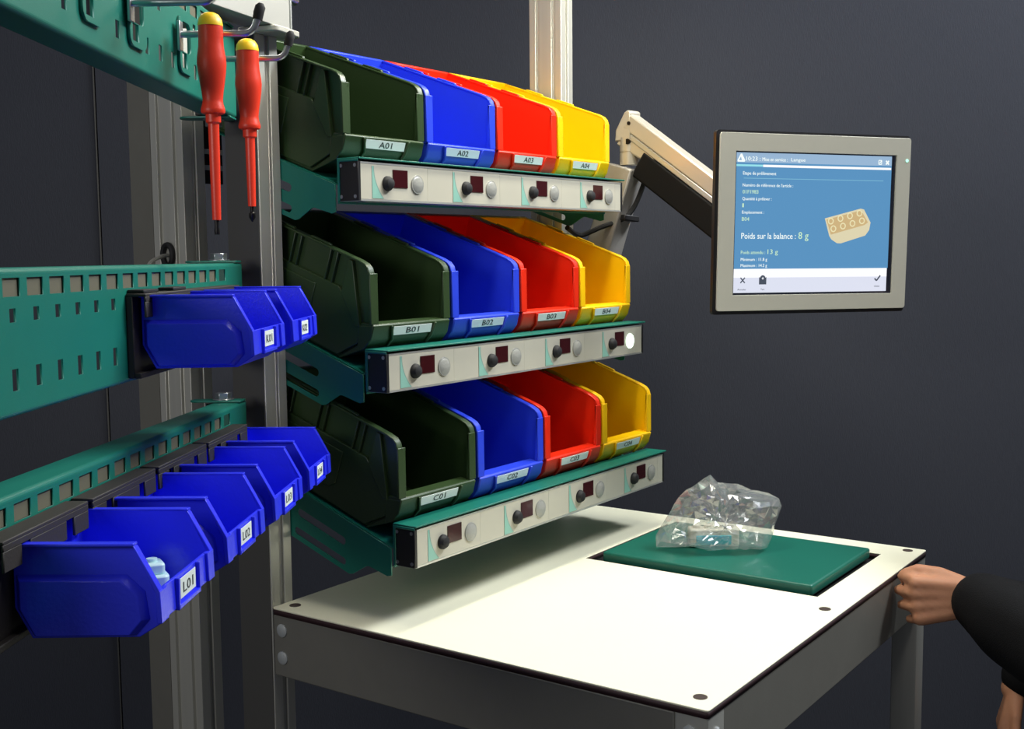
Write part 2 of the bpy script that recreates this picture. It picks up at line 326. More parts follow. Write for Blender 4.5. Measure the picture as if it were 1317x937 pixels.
# ------------------------------------------------------------------ hinged perforated panels
PA = math.radians(213.736)
PX, PY = -0.045, -0.0041
def panel_matrix(z, tilt): return Matrix.Translation((PX, PY, z)) @ Matrix.Rotation(PA, 4, 'Z') @ Matrix.Rotation(-tilt, 4, 'Y')
def panel(label, ztop, tilt, big=False, ph=0.127):
    t = thing('perforated_panel', label, 'panel', (PX, PY, ztop), group='hinged teal panels on the near upright')
    t.rotation_euler = panel_matrix(0, tilt).to_euler()
    L = 0.97; holes = []
    for k in range(19):
        c = 0.1055+0.047*k
        if c > L-0.02: break
        holes.append(rect(c-0.0165, -0.0245, c+0.0165, -0.0085))
        if not (big and k % 3 == 1): holes.append(rect(c-0.006, -0.0465, c+0.006, -0.0345))
        holes.append(rect(c-0.006, -0.105, c+0.006, -0.086))
    if big:
        holes = [h for h in holes if not any(abs((h[0][0]+h[1][0])/2-c) < 0.04 and h[0][1] < -0.03 for c in BIGC)]
        for c in BIGC: holes.append(rrect(c-0.026, -0.102, c+0.020, -0.040, 0.010))
        kept = []
        for h in holes:
            bx0 = min(p[0] for p in h); bx1 = max(p[0] for p in h); by0 = min(p[1] for p in h); by1 = max(p[1] for p in h)
            if all(bx1 < k[0]-0.002 or bx0 > k[1]+0.002 or by1 < k[2]-0.002 or by0 > k[3]+0.002 for k in [(min(p[0] for p in q), max(p[0] for p in q), min(p[1] for p in q), max(p[1] for p in q)) for q in kept]): kept.append(h)
        holes = kept
    bm = plate_mesh(rect(0, -ph+0.005, L, -0.005), holes, 0.002)
    xf(bm, Matrix(((1, 0, 0, 0), (0, 0, 1, -0.002), (0, 1, 0, 0), (0, 0, 0, 1))))
    fold = []                                    # rounded fold at the top edge with the flange running back, and the same below
    for s_, z0 in ((1, -0.005), (-1, -ph+0.005)):
        P = [(0.0, z0)]+[(-0.005+0.005*math.cos(a), z0+s_*0.005*math.sin(a)) for a in [math.radians(18*k) for k in range(1, 6)]]+[(-0.040, z0+s_*0.005)]
        Q = [(-0.002, z0)]+[(-0.005+0.003*math.cos(a), z0+s_*0.003*math.sin(a)) for a in [math.radians(18*k) for k in range(1, 6)]]+[(-0.040, z0+s_*0.003)]
        for i in range(len(P)-1): prism(bm, [P[i], P[i+1], Q[i+1], Q[i]], 0, L, 'x')
    box(bm, (-0.002, -0.040, -ph+0.002), (0, 0, -0.001))
    obj('sheet', bm, 'green', t)
    b_ = bm_new(); box(b_, (0.125, -0.0055, -0.0275), (L-0.01, -0.0024, -0.0060)); obj('backing_strip', b_, 'strip', t, label='grey brown strip behind the square holes')
    for z0 in (0.0005, -ph-0.0035):
        P = [(-0.001, 0.0), (0.032, 0.0), (0.032, -0.060)]+[(0.0155+0.0165*math.cos(a), -0.062-0.0165*math.sin(a)) for a in [math.radians(15*k) for k in range(0, 13)]]+[(-0.001, -0.06)]
        b_ = bm_new(); prism(b_, P, z0, z0+0.003, 'z'); bk = obj('pivot_bracket', b_, 'green', t, 0.0006, seg=1)
        zz = z0+0.003 if z0 > 0 else z0
        sg = 1 if z0 > 0 else -1
        b_ = bm_new(); cyl(b_, (0.016, -0.029, zz), (0.016, -0.029, zz+sg*0.0018), 0.0155, n=24); cyl(b_, (0.016, -0.029, zz+sg*0.0018), (0.016, -0.029, zz+sg*0.011), 0.0125, n=6); obj('bolt', b_, 'steel', bk, 0.0006, seg=1, label='zinc hexagon bolt')
        b_ = bm_new(); v = box(b_, (0, -0.006, -0.009), (0.088, 0.006, 0.009)); xf(b_, Matrix.Translation((0.012, -0.052, (-0.012 if z0 > 0 else -ph+0.012))) @ Matrix.Rotation(math.radians(180-18), 4, 'Z')); obj('pivot_arm', b_, 'black', t, 0.001)
    return t
BIGC = [0.252, 0.430, 0.562, 0.73]
p3 = panel('topmost hinged teal panel with large keyhole openings and tool hooks', 0.8815, 0.0125, True, 0.129)
p1 = panel('middle hinged teal panel, mostly empty, two blue bins at its far end', 0.5395, 0.005)
p2 = panel('lowest hinged teal panel, carrying four small blue bins', 0.3320, 0.026)
PM = {'p1': panel_matrix(0.5395, 0.005), 'p2': panel_matrix(0.3320, 0.026), 'p3': panel_matrix(0.8815, 0.0125)}
# teal keyhole rims round the openings of the top panel
for c in BIGC:
    b_ = plate_mesh(rrect(c-0.030, -0.106, c+0.024, -0.036, 0.012), [rrect(c-0.022, -0.080, c+0.016, -0.042, 0.010)+[], rect(c-0.004, -0.100, c+0.016, -0.0805)], 0.004)
    xf(b_, Matrix(((1, 0, 0, 0), (0, 0, 1, 0.0002), (0, 1, 0, 0), (0, 0, 0, 1)))); obj('keyhole_rim', b_, 'green', p3)

# ------------------------------------------------------------------ tool hooks and screwdrivers
HG = 'tool hooks on the top hinged panel'
def hook(label, u, z=-0.063):
    t = thing('tool_hook', label, 'hook', group=HG); t.matrix_world = PM['p3'] @ Matrix.Translation((u, 0.0045, z))
    b_ = bm_new(); box(b_, (-0.007, 0, -0.020), (0.007, 0.004, 0.016)); obj('base_plate', b_, 'steel', t, 0.001)
    pts = [(0, 0.003, 0), (0, 0.04, 0), (0, 0.078, 0)]+[(0, 0.082+0.014*math.sin(a), 0.014-0.014*math.cos(a)) for a in [math.radians(18*k) for k in range(0, 5)]]+[(0, 0.099, 0.020)]
    b_ = bm_new(); tube(b_, pts, 0.0042, 10); obj('rod', b_, 'steel', t, smooth=True)
    b_ = bm_new(); tube(b_, [(0, 0.0983, 0.0165), (0, 0.1000, 0.0245), (0, 0.1025, 0.032), (0, 0.1035, 0.036)], [0.0062, 0.0066, 0.0064, 0.003], 10); obj('tip_cap', b_, 'rubber', t, smooth=True, label='black rubber tip')
    return t
hook('empty steel hook at the left, nearest the viewer on the top teal panel', 0.457)
hook('steel hook with black tip holding the longer left screwdriver', 0.283)
hook('steel hook with black tip holding the shorter right screwdriver', 0.110)
def screwdriver(label, x, y, z, hl, sl, tl, k, flat):
    t = thing('screwdriver', label, 'screwdriver', (x, y, z), group='insulated screwdrivers on the hooks')
    b_ = bm_new(); lathe(b_, [(0.0005, 0), (0.006*k, -0.0006), (0.0105*k, -0.003), (0.0138*k, -0.008), (0.0150*k, -0.014), (0.0150*k, -0.0165)]); obj('cap', b_, 'sd_yel', t, smooth=True, label='yellow rounded end cap')
    h = hl
    prof = [(0.0149, .135), (0.0152, .20), (0.0150, .26), (0.0155, .34), (0.0174, .44), (0.0178, .50), (0.0170, .58), (0.0152, .68), (0.0132, .78), (0.0122, .85), (0.0126, .89), (0.0143, .94), (0.0146, .965), (0.0138, .985), (0.0095, 1.0)]
    b_ = bm_new(); lathe(b_, [(r*k, -h*f) for r, f in prof], 28)
    for v in b_.verts:                                   # three shallow grip flats
        a = math.atan2(v.co.y, v.co.x); f = 1-0.035*(0.5+0.5*math.cos(3*a)) if v.co.z > -h*0.85 else 1
        v.co.x *= f; v.co.y *= f
    obj('handle', b_, 'sd_red', t, smooth=True)
    b_ = bm_new(); lathe(b_, [(0.0092*k, -h*0.99), (0.0090*k, -h-0.009), (0.0066, -h-0.011), (0.0062, -h-sl*0.5), (0.0052, -h-sl), (0.003, -h-sl-0.0004)]); obj('insulated_shaft', b_, 'sd_red', t, smooth=True)
    b_ = bm_new()
    if flat: lathe(b_, [(0.0028, -h-sl+0.002), (0.0028, -h-sl-tl*0.5), (0.0034, -h-sl-tl*0.75), (0.0030, -h-sl-tl)], 12)
    else: lathe(b_, [(0.0024, -h-sl+0.002), (0.0024, -h-sl-tl*0.35), (0.0044, -h-sl-tl*0.45), (0.0044, -h-sl-tl*0.72), (0.0010, -h-sl-tl)], 12)
    obj('blade', b_, 'tip', t, smooth=True)
    return t
v = PM['p3'] @ Vector((0.304, 0.050, -0.0415)); screwdriver('longer red insulated screwdriver with yellow cap, left of the pair', v.x, v.y, v.z, 0.122, 0.127, 0.018, 1.0, True)
v = PM['p3'] @ Vector((0.133, 0.052, -0.0405)); screwdriver('shorter red insulated screwdriver with pointed black tip, right of the pair', v.x, v.y, v.z, 0.122, 0.103, 0.021, 1.02, False)

# ------------------------------------------------------------------ small blue bins and their hangers
def hanger(label, pk_, u0, u1, zt_, tabs=False):
    t = thing('bin_hanger', label, 'hanger', group='black hangers behind the small bins'); t.matrix_world = PM[pk_] @ Matrix.Translation(((u0+u1)/2, 0.0008, zt_))
    w = (u1-u0)/2
    b_ = bm_new()
    def bars(y0_, y1_, zlo, zhi, cuts):
        xs = [-w]+[c for q in cuts for c in q]+[w]
        for k in range(0, len(xs), 2): box(b_, (xs[k], y0_, zlo), (xs[k+1], y1_, zhi))
    box(b_, (-w, 0, -0.092), (w, 0.007, -0.003)); box(b_, (-w, 0, -0.0035), (w, 0.022, 0.0)); box(b_, (-w, 0.0195, -0.009), (w, 0.022, -0.003))
    bars(0.0195, 0.022, -0.026, -0.0085, [(-w*0.62, -w*0.42), (w*0.42, w*0.62)])
    box(b_, (-w, 0.0065, -0.092), (w, 0.014, -0.086)); obj('bracket_body', b_, 'hang', t, 0.0008, seg=1)
    if tabs:
        for f0, f1 in ((0.2, 0.45), (0.72, 0.97)):
            b_ = bm_new(); box(b_, (w*f0, -0.0005, 0.0001), (w*f1, 0.018, 0.004)); obj('locking_tab', b_, 'rubber', t, 0.001)
for a in (('black hanger behind the nearest small bin of the lowest panel', 'p2', 0.676, 0.850, -0.0252), ('black hanger behind the second bin of the lowest panel', 'p2', 0.484, 0.664, -0.0252),
          ('black hanger behind the third bin of the lowest panel', 'p2', 0.288, 0.472, -0.0252), ('black hanger behind the farthest bin of the lowest panel', 'p2', 0.082, 0.276, -0.0252)): hanger(*a)
hanger('long black hanger carrying both small bins of the middle panel', 'p1', 0.10, 0.494, -0.0305, True)
def small_bin(label, pk_, uc, z, code):
    t = thing('blue_stacking_bin', label, 'bin', group='small blue bins on the hinged panels'); t.matrix_world = PM[pk_] @ Matrix.Translation((uc, 0.010, z))
    w = 0.079
    bm = bm_new()
    side = [(0.0, 0.081), (0.098, 0.081), (0.102, 0.0795), (0.1045, 0.076), (0.124, 0.040), (0.125, 0.014), (0.104, 0.001), (0.014, 0.0), (0.0, 0.026)]
    low = [(0.002, 0.054), (0.095, 0.054), (0.110, 0.040), (0.1135, 0.016), (0.102, 0.003), (0.0155, 0.002), (0.002, 0.026)]
    low2 = [(0.016, 0.044), (0.086, 0.044), (0.090, 0.014), (0.024, 0.013)]
    for s_ in (-1, 1):
        prism(bm, side, s_*(w-0.008), s_*(w-0.0105), 'x')
        A = prism(bm, low, s_*(w-0.008), s_*(w-0.0015), 'x')
        for q in A[len(low):]:                                  # chamfer the proud panel
            q.co.y += (0.055-q.co.y)*0.10; q.co.z += (0.026-q.co.z)*(0.16 if q.co.z > 0.03 else 0.06)
        box(bm, (min(s_*(w-0.0105), s_*w), 0.0, 0.0785), (max(s_*(w-0.0105), s_*w), 0.1035, 0.081))      # rim
        prism(bm, [(0.1015, 0.0805), (0.1045, 0.0770), (0.124, 0.0405), (0.120, 0.0395)], s_*(w-0.0105), s_*(w-0.001), 'x')
        prism(bm, [(0.120, 0.041), (0.1242, 0.041), (0.1252, 0.014), (0.121, 0.014)], s_*(w-0.020), s_*(w-0.001), 'x')
    prism(bm, [(0.014, 0.0), (0.104, 0.001), (0.104, 0.0035), (0.014, 0.0025)], -(w-0.009), w-0.009, 'x')
    prism(bm, [(0.0, 0.026), (0.014, 0.0), (0.0165, 0.0015), (0.0025, 0.027), (0.0025, 0.081), (0.0, 0.081)], -(w-0.009), w-0.009, 'x')
    prism(bm, [(0.104, 0.001), (0.1225, 0.0135), (0.1215, 0.0405), (0.1185, 0.0405), (0.1195, 0.015), (0.103, 0.0035)], -(w-0.009), w-0.009, 'x')
    for x in (-0.030, 0.030): box(bm, (x-0.0015, 0.121, 0.012), (x+0.0015, 0.1255, 0.040))
    box(bm, (-0.030, 0.121, 0.0125), (0.030, 0.1258, 0.0165))
    obj('body', bm, 's_blue', t, 0.0011)
    bm = bm_new(); box(bm, (-0.022, 0.1228, 0.0195), (0.022, 0.1236, 0.0370)); lb = obj('label_card', bm, 'label', t, label='small white paper label')
    text_obj('lettering', code, 'ink', lb, axes((0.015, 0.1237, 0.0235), (-1, 0, 0), (0, 0, 1), (0, 1, 0)), 0.029, 0.0092)
    return t
for lab, uc, code in (('nearest and largest looking small blue bin, lowest panel, pale part inside', 0.736, 'L01'), ('second small blue bin from the viewer on the lowest panel', 0.531, 'L02'),
                      ('third small blue bin from the viewer on the lowest panel', 0.322, 'L03'), ('farthest small blue bin on the lowest panel, beside the green bins', 0.118, 'L04')):
    small_bin(lab, 'p2', uc, -0.116, code)
small_bin('nearer of two small blue bins on the middle panel', 'p1', 0.402, -0.1135, 'K01')
small_bin('farther of two small blue bins on the middle panel, nearest the upright', 'p1', 0.198, -0.1135, 'K02')
pb = thing('plastic_part', 'small pale cyan plastic part lying in the nearest small blue bin', 'part'); pb.matrix_world = PM['p2'] @ Matrix.Translation((0.688, 0.085, -0.1120)) @ Matrix.Rotation(0.5, 4, 'Z')
b_ = bm_new(); prism(b_, rrect(-0.020, -0.013, 0.020, 0.013, 0.006), 0, 0.022, 'z'); prism(b_, rrect(-0.014, -0.010, 0.014, 0.010, 0.004), 0.0215, 0.032, 'z'); obj('moulding', b_, 'paper', pb, 0.002)
b_ = bm_new(); cyl(b_, (0, 0, 0.0315), (0, 0, 0.035), 0.005); obj('boss', b_, 'paper', pb, smooth=True)

# ------------------------------------------------------------------ sloped bin shelves with pick lights
X0, RL = 0.050, 0.780
ROWS = {'A': (-0.156, 0.688), 'B': (-0.204, 0.404), 'C': (-0.252, 0.146)}
P4 = 0.1965
def stadium(p, q, r, n=6):
    (ax, ay), (bx, by) = p, q; a = math.atan2(by-ay, bx-ax); out = []
    for k in range(n+1): t = a-math.pi/2+math.pi*k/n; out.append((bx+r*math.cos(t), by+r*math.sin(t)))
    for k in range(n+1): t = a+math.pi/2+math.pi*k/n; out.append((ax+r*math.cos(t), ay+r*math.sin(t)))
    return out
def shelf(row, label):
    y0, z0 = ROWS[row]
    t = thing('bin_shelf', label, 'shelf', (X0, y0, z0), group='sloped teal bin shelves')
    # sheet: top flange over the module, drop behind it, then the sloping tray
    ln = 0.290
    P = [(-0.003, 0.003), (-0.003, 0.0055), (0.0425, 0.0055), (0.0425, -0.032), (0.0425+ln*0.943, -0.032+ln*0.334), (0.0425+ln*0.943, -0.0342+ln*0.334), (0.0403, -0.0347), (0.0403, 0.003)]
    bm = bm_new(); prism(bm, P, 0.0, RL+0.004, 'x'); 
    prism(bm, [(0.0403, -0.03), (0.0425, -0.03), (0.0425, -0.062), (0.0403, -0.062)], 0.0, RL, 'x')
    prism(bm, [(0.0425+ln*0.943, -0.0342+ln*0.334), (0.0425+ln*0.943-0.006, -0.0342+ln*0.334+0.017), (0.0425+ln*0.943-0.004, -0.0342+ln*0.334+0.0175), (0.0425+ln*0.943+0.002, -0.0342+ln*0.334)], 0, RL, 'x')
    prism(bm, [(-0.001, 0.003), (0.0403, 0.003), (0.0403, -0.058), (0.036, -0.058), (0.036, -0.0005), (-0.001, -0.0005)], -0.0018, 0.0, 'x')
    obj('tray', bm, 'green', t, 0.0006, seg=1)
    for x in (-0.0035, RL-0.001):
        ye = -y0+0.072; ze = -0.033+0.363*(ye-0.044)
        o_ = [(0.044, -0.033), (ye, ze), (ye, -0.084+0.352*(ye-0.130)), (0.130, -0.084), (0.122, -0.083), (0.094, -0.067), (0.088, -0.066), (0.052, -0.076), (0.044, -0.074)]
        h_ = [stadium((0.142, -0.034), (min(0.232, ye-0.012), -0.034+0.361*(min(0.232, ye-0.012)-0.142)), 0.0065), stadium((0.150, -0.0165), (0.156, -0.0145), 0.007), stadium((0.142, -0.066), (min(0.240, ye-0.012), -0.066+0.357*(min(0.240, ye-0.012)-0.142)), 0.006)]
        h_ = [h_[0], h_[2]]
        bm = plate_mesh(o_, h_, 0.0025); xf(bm, Matrix(((0, 0, 1, x), (1, 0, 0, 0), (0, 1, 0, 0), (0, 0, 0, 1)))); obj('side_bracket', bm, 'green', t)
    # pick-light module: black core, end caps, four panels and joints
    bm = bm_new(); box(bm, (0.006, 0.0025, -0.057), (RL-0.006, 0.0395, -0.001)); box(bm, (0.002, 0.001, -0.0585), (RL-0.002, 0.0395, -0.0572)); mod = obj('light_module', bm, 'silver', t)
    for x in (0.0, RL-0.006):
        bm = bm_new(); box(bm, (x, 0.0, -0.058), (x+0.006, 0.0395, 0.0)); ec = obj('end_cap', bm, 'black', t, 0.0008, seg=1, label='black end cap with four small screws')
        xs = x-0.0008 if x == 0 else x+0.0068
        for yy in (0.006, 0.034):
            for zz in (-0.006, -0.052):
                b_ = bm_new(); cyl(b_, (x+0.003, yy, zz), (xs, yy, zz), 0.0028, n=12); obj('screw', b_, 'steel', ec)
    # slim silver lips above and below the panels
    bm = bm_new(); box(bm, (0.006, 0.0004, -0.0032), (RL-0.006, 0.004, -0.0006)); box(bm, (0.006, 0.0004, -0.0584), (RL-0.006, 0.004, -0.0556)); obj('edge_strip', bm, 'silver', t)
    for k in range(4):
        x0_ = 0.0065 if k == 0 else 0.031+P4*k; x1_ = 0.0306+P4*(k+1) if k < 3 else RL-0.0065
        xm = 0.162+P4*k
        bm = bm_new(); box(bm, (x0_, 0.0008, -0.0554), (min(xm, x1_), 0.004, -0.0034))
        if xm+0.0006 < x1_: box(bm, (xm+0.0006, 0.0010, -0.0554), (x1_, 0.004, -0.0034))
        pn = obj('control_panel', bm, 'beige', t)
        xs = 0.0312+P4*k
        # pale teal swoosh printed at the left of each station
        arc = [(xs+0.003+0.0215*(q/10)**2.2, -0.006-0.048*(q/10)) for q in range(11)]
        bm = bm_new(); prism(bm, [(xs, -0.006)]+arc+[(xs, -0.054)], 0.0002, 0.0008, 'y'); obj('emblem', bm, 'emblem', pn, label='pale teal curved emblem')
        bm = bm_new()
        for q in range(10): prism(bm, [arc[q], (arc[q][0]+0.0012, arc[q][1]), (arc[q+1][0]+0.0012, arc[q+1][1]), arc[q+1]], 0.0001, 0.0008, 'y')
        obj('emblem_outline', bm, 'emblem2', pn)
        c = (0.0655+P4*k, -0.031)
        bm = bm_new(); cyl(bm, (c[0], 0.0008, c[1]), (c[0], -0.003, c[1]), 0.0114, 0.0110, 28); cyl(bm, (c[0], -0.003, c[1]), (c[0], -0.0075, c[1]), 0.0110, 0.008, 28); cyl(bm, (c[0], -0.0075, c[1]), (c[0], -0.0095, c[1]), 0.008, 0.0035, 28); obj('push_button', bm, 'rubber', pn, smooth=True, label='domed black push button')
        bm = bm_new(); box(bm, (0.0785+P4*k, -0.0004, -0.0365), (0.1125+P4*k, 0.002, -0.0095)); obj('display', bm, 'display', pn, label='dark red display window')
        lit = (row == 'B' and k == 3)
        c = (0.1362+P4*k, -0.030)
        bm = bm_new(); cyl(bm, (c[0], 0.0008, c[1]), (c[0], -0.0012, c[1]), 0.0148, 0.0144, 32); cyl(bm, (c[0], -0.0012, c[1]), (c[0], -0.0026, c[1]), 0.0128, 0.0105, 32)
        obj('indicator_lamp', bm, 'lamp_on' if lit else 'lamp_off', pn, smooth=True, label='lit greenish white indicator lamp' if lit else None)
    return t
shelf('A', 'topmost sloped teal shelf with beige pick light rail and four bins'); shelf('B', 'middle sloped teal shelf whose rightmost pick light glows'); shelf('C', 'lowest sloped teal shelf hanging just above the white table')

# ------------------------------------------------------------------ large picking bins
BWD = 0.191
def big_bin_meshes(mname):
    bm = bm_new(); w = BWD; tn = math.tan(math.radians(19.5)); th = math.radians(19.5)
    s_v = (math.cos(th), math.sin(th)); n_v = (-math.sin(th), math.cos(th))
    def rim(d, off=0.0): return (0.020+d*s_v[0]+off*n_v[0], 0.020+d*s_v[1]+off*n_v[1])      # point on the rim line, off = up from it
    prof = [(0.0, -0.078), (0.0, -0.002), (0.003, 0.008), (0.009, 0.0145), (0.020, 0.020), rim(0.245), (0.302, -0.046), (0.07, -0.129), (0.016, -0.113)]
    for L_ in (0, 1):
        def X(a): return a if L_ == 0 else w-a
        def pr(poly, a, b): return prism(bm, poly, X(a), X(b), 'x')
        pr(prof, 0.0085, 0.0115)                                                             # wall
        pr([(0.0, -0.002), (0.003, 0.008), (0.009, 0.0145), (0.020, 0.020), rim(0.245), rim(0.245, -0.0035), (0.0205, 0.0163), (0.0108, 0.0115), (0.006, 0.006), (0.0035, -0.003)], 0.0, 0.0125)   # rim strip
        pr([(-0.001, -0.076), (0.0035, -0.076), (0.0035, 0.0), (-0.0005, 0.0)], 0.0005, 0.0175)   # front edge flange
        lip2 = pr([(-0.001, 0.0), (0.0035, 0.0), (0.0075, -0.076), (0.0035, -0.076)], 0.009, 0.0175)
        # lower body stands proud, with a further raised panel
        A = pr([rim(0.030, -0.052), rim(0.228, -0.052), rim(0.228, -0.150), (0.072, -0.123), (0.030, -0.105), (0.024, -0.078)], 0.0025, 0.009)
        B = pr([rim(0.075, -0.064), rim(0.215, -0.064), rim(0.215, -0.132), rim(0.085, -0.128), rim(0.075, -0.118)], 0.0008, 0.003)
        pr([rim(0.014, -0.006), rim(0.022, -0.006), rim(0.022, -0.060), (0.032, -0.080), (0.024, -0.080)], 0.0015, 0.009)
        for d in (0.045, 0.060, 0.125, 0.140, 0.200, 0.215): pr([rim(d, -0.003), rim(d+0.0025, -0.003), rim(d+0.0025, -0.053), rim(d, -0.053)], 0.002, 0.009)
        for d in (0.065, 0.145): pr([rim(d, 0.0), rim(d+0.045, 0.0), rim(d+0.043, 0.003), rim(d+0.002, 0.003)], 0.003, 0.009)
        # corner of the front, folded back
        pr([(-0.002, -0.078), (0.003, -0.098), (0.016, -0.113), (0.030, -0.117), (0.030, -0.078)], 0.003, 0.009)
    i = 0.0088
    prism(bm, [(0.07, -0.129), (0.302, -0.046), (0.301, -0.043), (0.069, -0.126)], i, w-i, 'x')
    bt = rim(0.245); prism(bm, [(0.302, -0.046), bt, (bt[0]-0.003, bt[1]-0.002), (0.2985, -0.046)], i, w-i, 'x')
    prism(bm, [bt, (bt[0]+0.008, bt[1]+0.0028), (bt[0]+0.009, bt[1]), (bt[0]+0.001, bt[1]-0.003)], 0, w, 'x')
    prism(bm, [(-0.003, -0.0785), (0.000, -0.0755), (0.023, -0.0735), (0.026, -0.080), (0.022, -0.104), (0.07, -0.126), (0.07, -0.129), (0.016, -0.113), (0.003, -0.0985)], 0.004, w-0.004, 'x')
    # label holder frame on the sloping front
    e1 = Vector((0, 0.019, -0.0345)).normalized()
    for x in (0.043, 0.148):
        A = prism(bm, [(-0.003, -0.0788), (0.003, -0.099), (0.016, -0.114), (0.0145, -0.1165), (-0.001, -0.101), (-0.0065, -0.080)], x-0.002, x+0.002, 'x')
        for q in A:
            if q.co.z < -0.095: q.co.x += 0.006 if x < 0.1 else -0.006
    me_o = obj('body', bm, mname, None, 0.0022)
    return me_o
def big_bin_root(mname, row, col, label, code, proto=None):
    y0, z0 = ROWS[row]; loc = (X0+0.0025+P4*col, y0+0.032, z0+0.118)
    if proto is None:
        t = thing('picking_bin', label, 'bin', loc, group='large picking bins on the sloped shelves')
        o = big_bin_meshes(mname); o.parent = t
    else:
        t = proto.copy(); COL.objects.link(t); t.location = loc; t['label'] = label
        o = [c for c in proto.children if c.name.startswith('body')][0].copy(); COL.objects.link(o); o.parent = t
    # card sits on the sloping front face, lettering a sub-part
    e1 = Vector((0, 0.0060, -0.0200)).normalized(); nrm = Vector((0, e1.z, -e1.y)); 
    if nrm.y > 0: nrm = -nrm
    mt = axes((0.0945, -0.0030, -0.0815), (1, 0, 0), tuple(-e1), tuple(Vector((1, 0, 0)).cross(-e1)))
    bm = bm_new(); box(bm, (-0.0455, -0.0135, 0.0002), (0.0455, 0.0003, 0.0010)); xf(bm, mt); lc = obj('label_card', bm, 'label_b' if col == 1 else 'label', t, label='white paper label')
    text_obj('lettering', code, 'ink', lc, mt @ Matrix.Translation((-0.0150, -0.0110, 0.0011)), 0.030, 0.0092)
    return t
CN = [('b_green', 'dark green'), ('b_blue', 'blue'), ('b_red', 'red'), ('b_yellow', 'yellow')]
RN = {'A': 'top', 'B': 'middle', 'C': 'lowest'}
for col, (mm, cname) in enumerate(CN):
    pr_ = None
    for row in 'ABC':
        code = f'{row}0{col+1}'
        r_ = big_bin_root(mm, row, col, f'empty {cname} picking bin on the {RN[row]} sloped shelf, labelled {code}', code, pr_)
        if pr_ is None: pr_ = r_

# ------------------------------------------------------------------ scale plate, bagged part
sp = thing('scale_plate', 'teal green weighing plate set into the white tabletop', 'scale', (0.679, -0.4785, -0.0112))
b_ = bm_new(); box(b_, (-0.05, -0.05, 0), (0.05, 0.05, 0.0045)); obj('load_cell', b_, 'black', sp)
b_ = bm_new(); prism(b_, rrect(-0.1435, -0.1965, 0.1435, 0.1965, 0.006), 0.0045, 0.0235, 'z'); obj('plate', b_, 'pad', sp, 0.004, seg=3)
ZP = 0.0125
pt = thing('plastic_part', 'cream plastic part with cyan band inside the clear bag', 'part', (0.684, -0.430, ZP+0.0015), (0, 0, math.radians(-54)))
b_ = bm_new(); prism(b_, rrect(-0.045, -0.016, 0.045, 0.016, 0.004), 0.0, 0.032, 'z'); obj('body', b_, 'part_cream', pt, 0.003)
b_ = bm_new(); box(b_, (-0.034, -0.0185, 0.004), (0.030, -0.0155, 0.021)); obj('cyan_face', b_, 'part_cyan', pt, 0.001, label='cyan front face')
for x in (-0.03, -0.01, 0.01, 0.03):
    b_ = bm_new(); cyl(b_, (x, 0, 0.0315), (x, 0, 0.037), 0.007); obj('socket', b_, 'part_cream', pt, smooth=True)
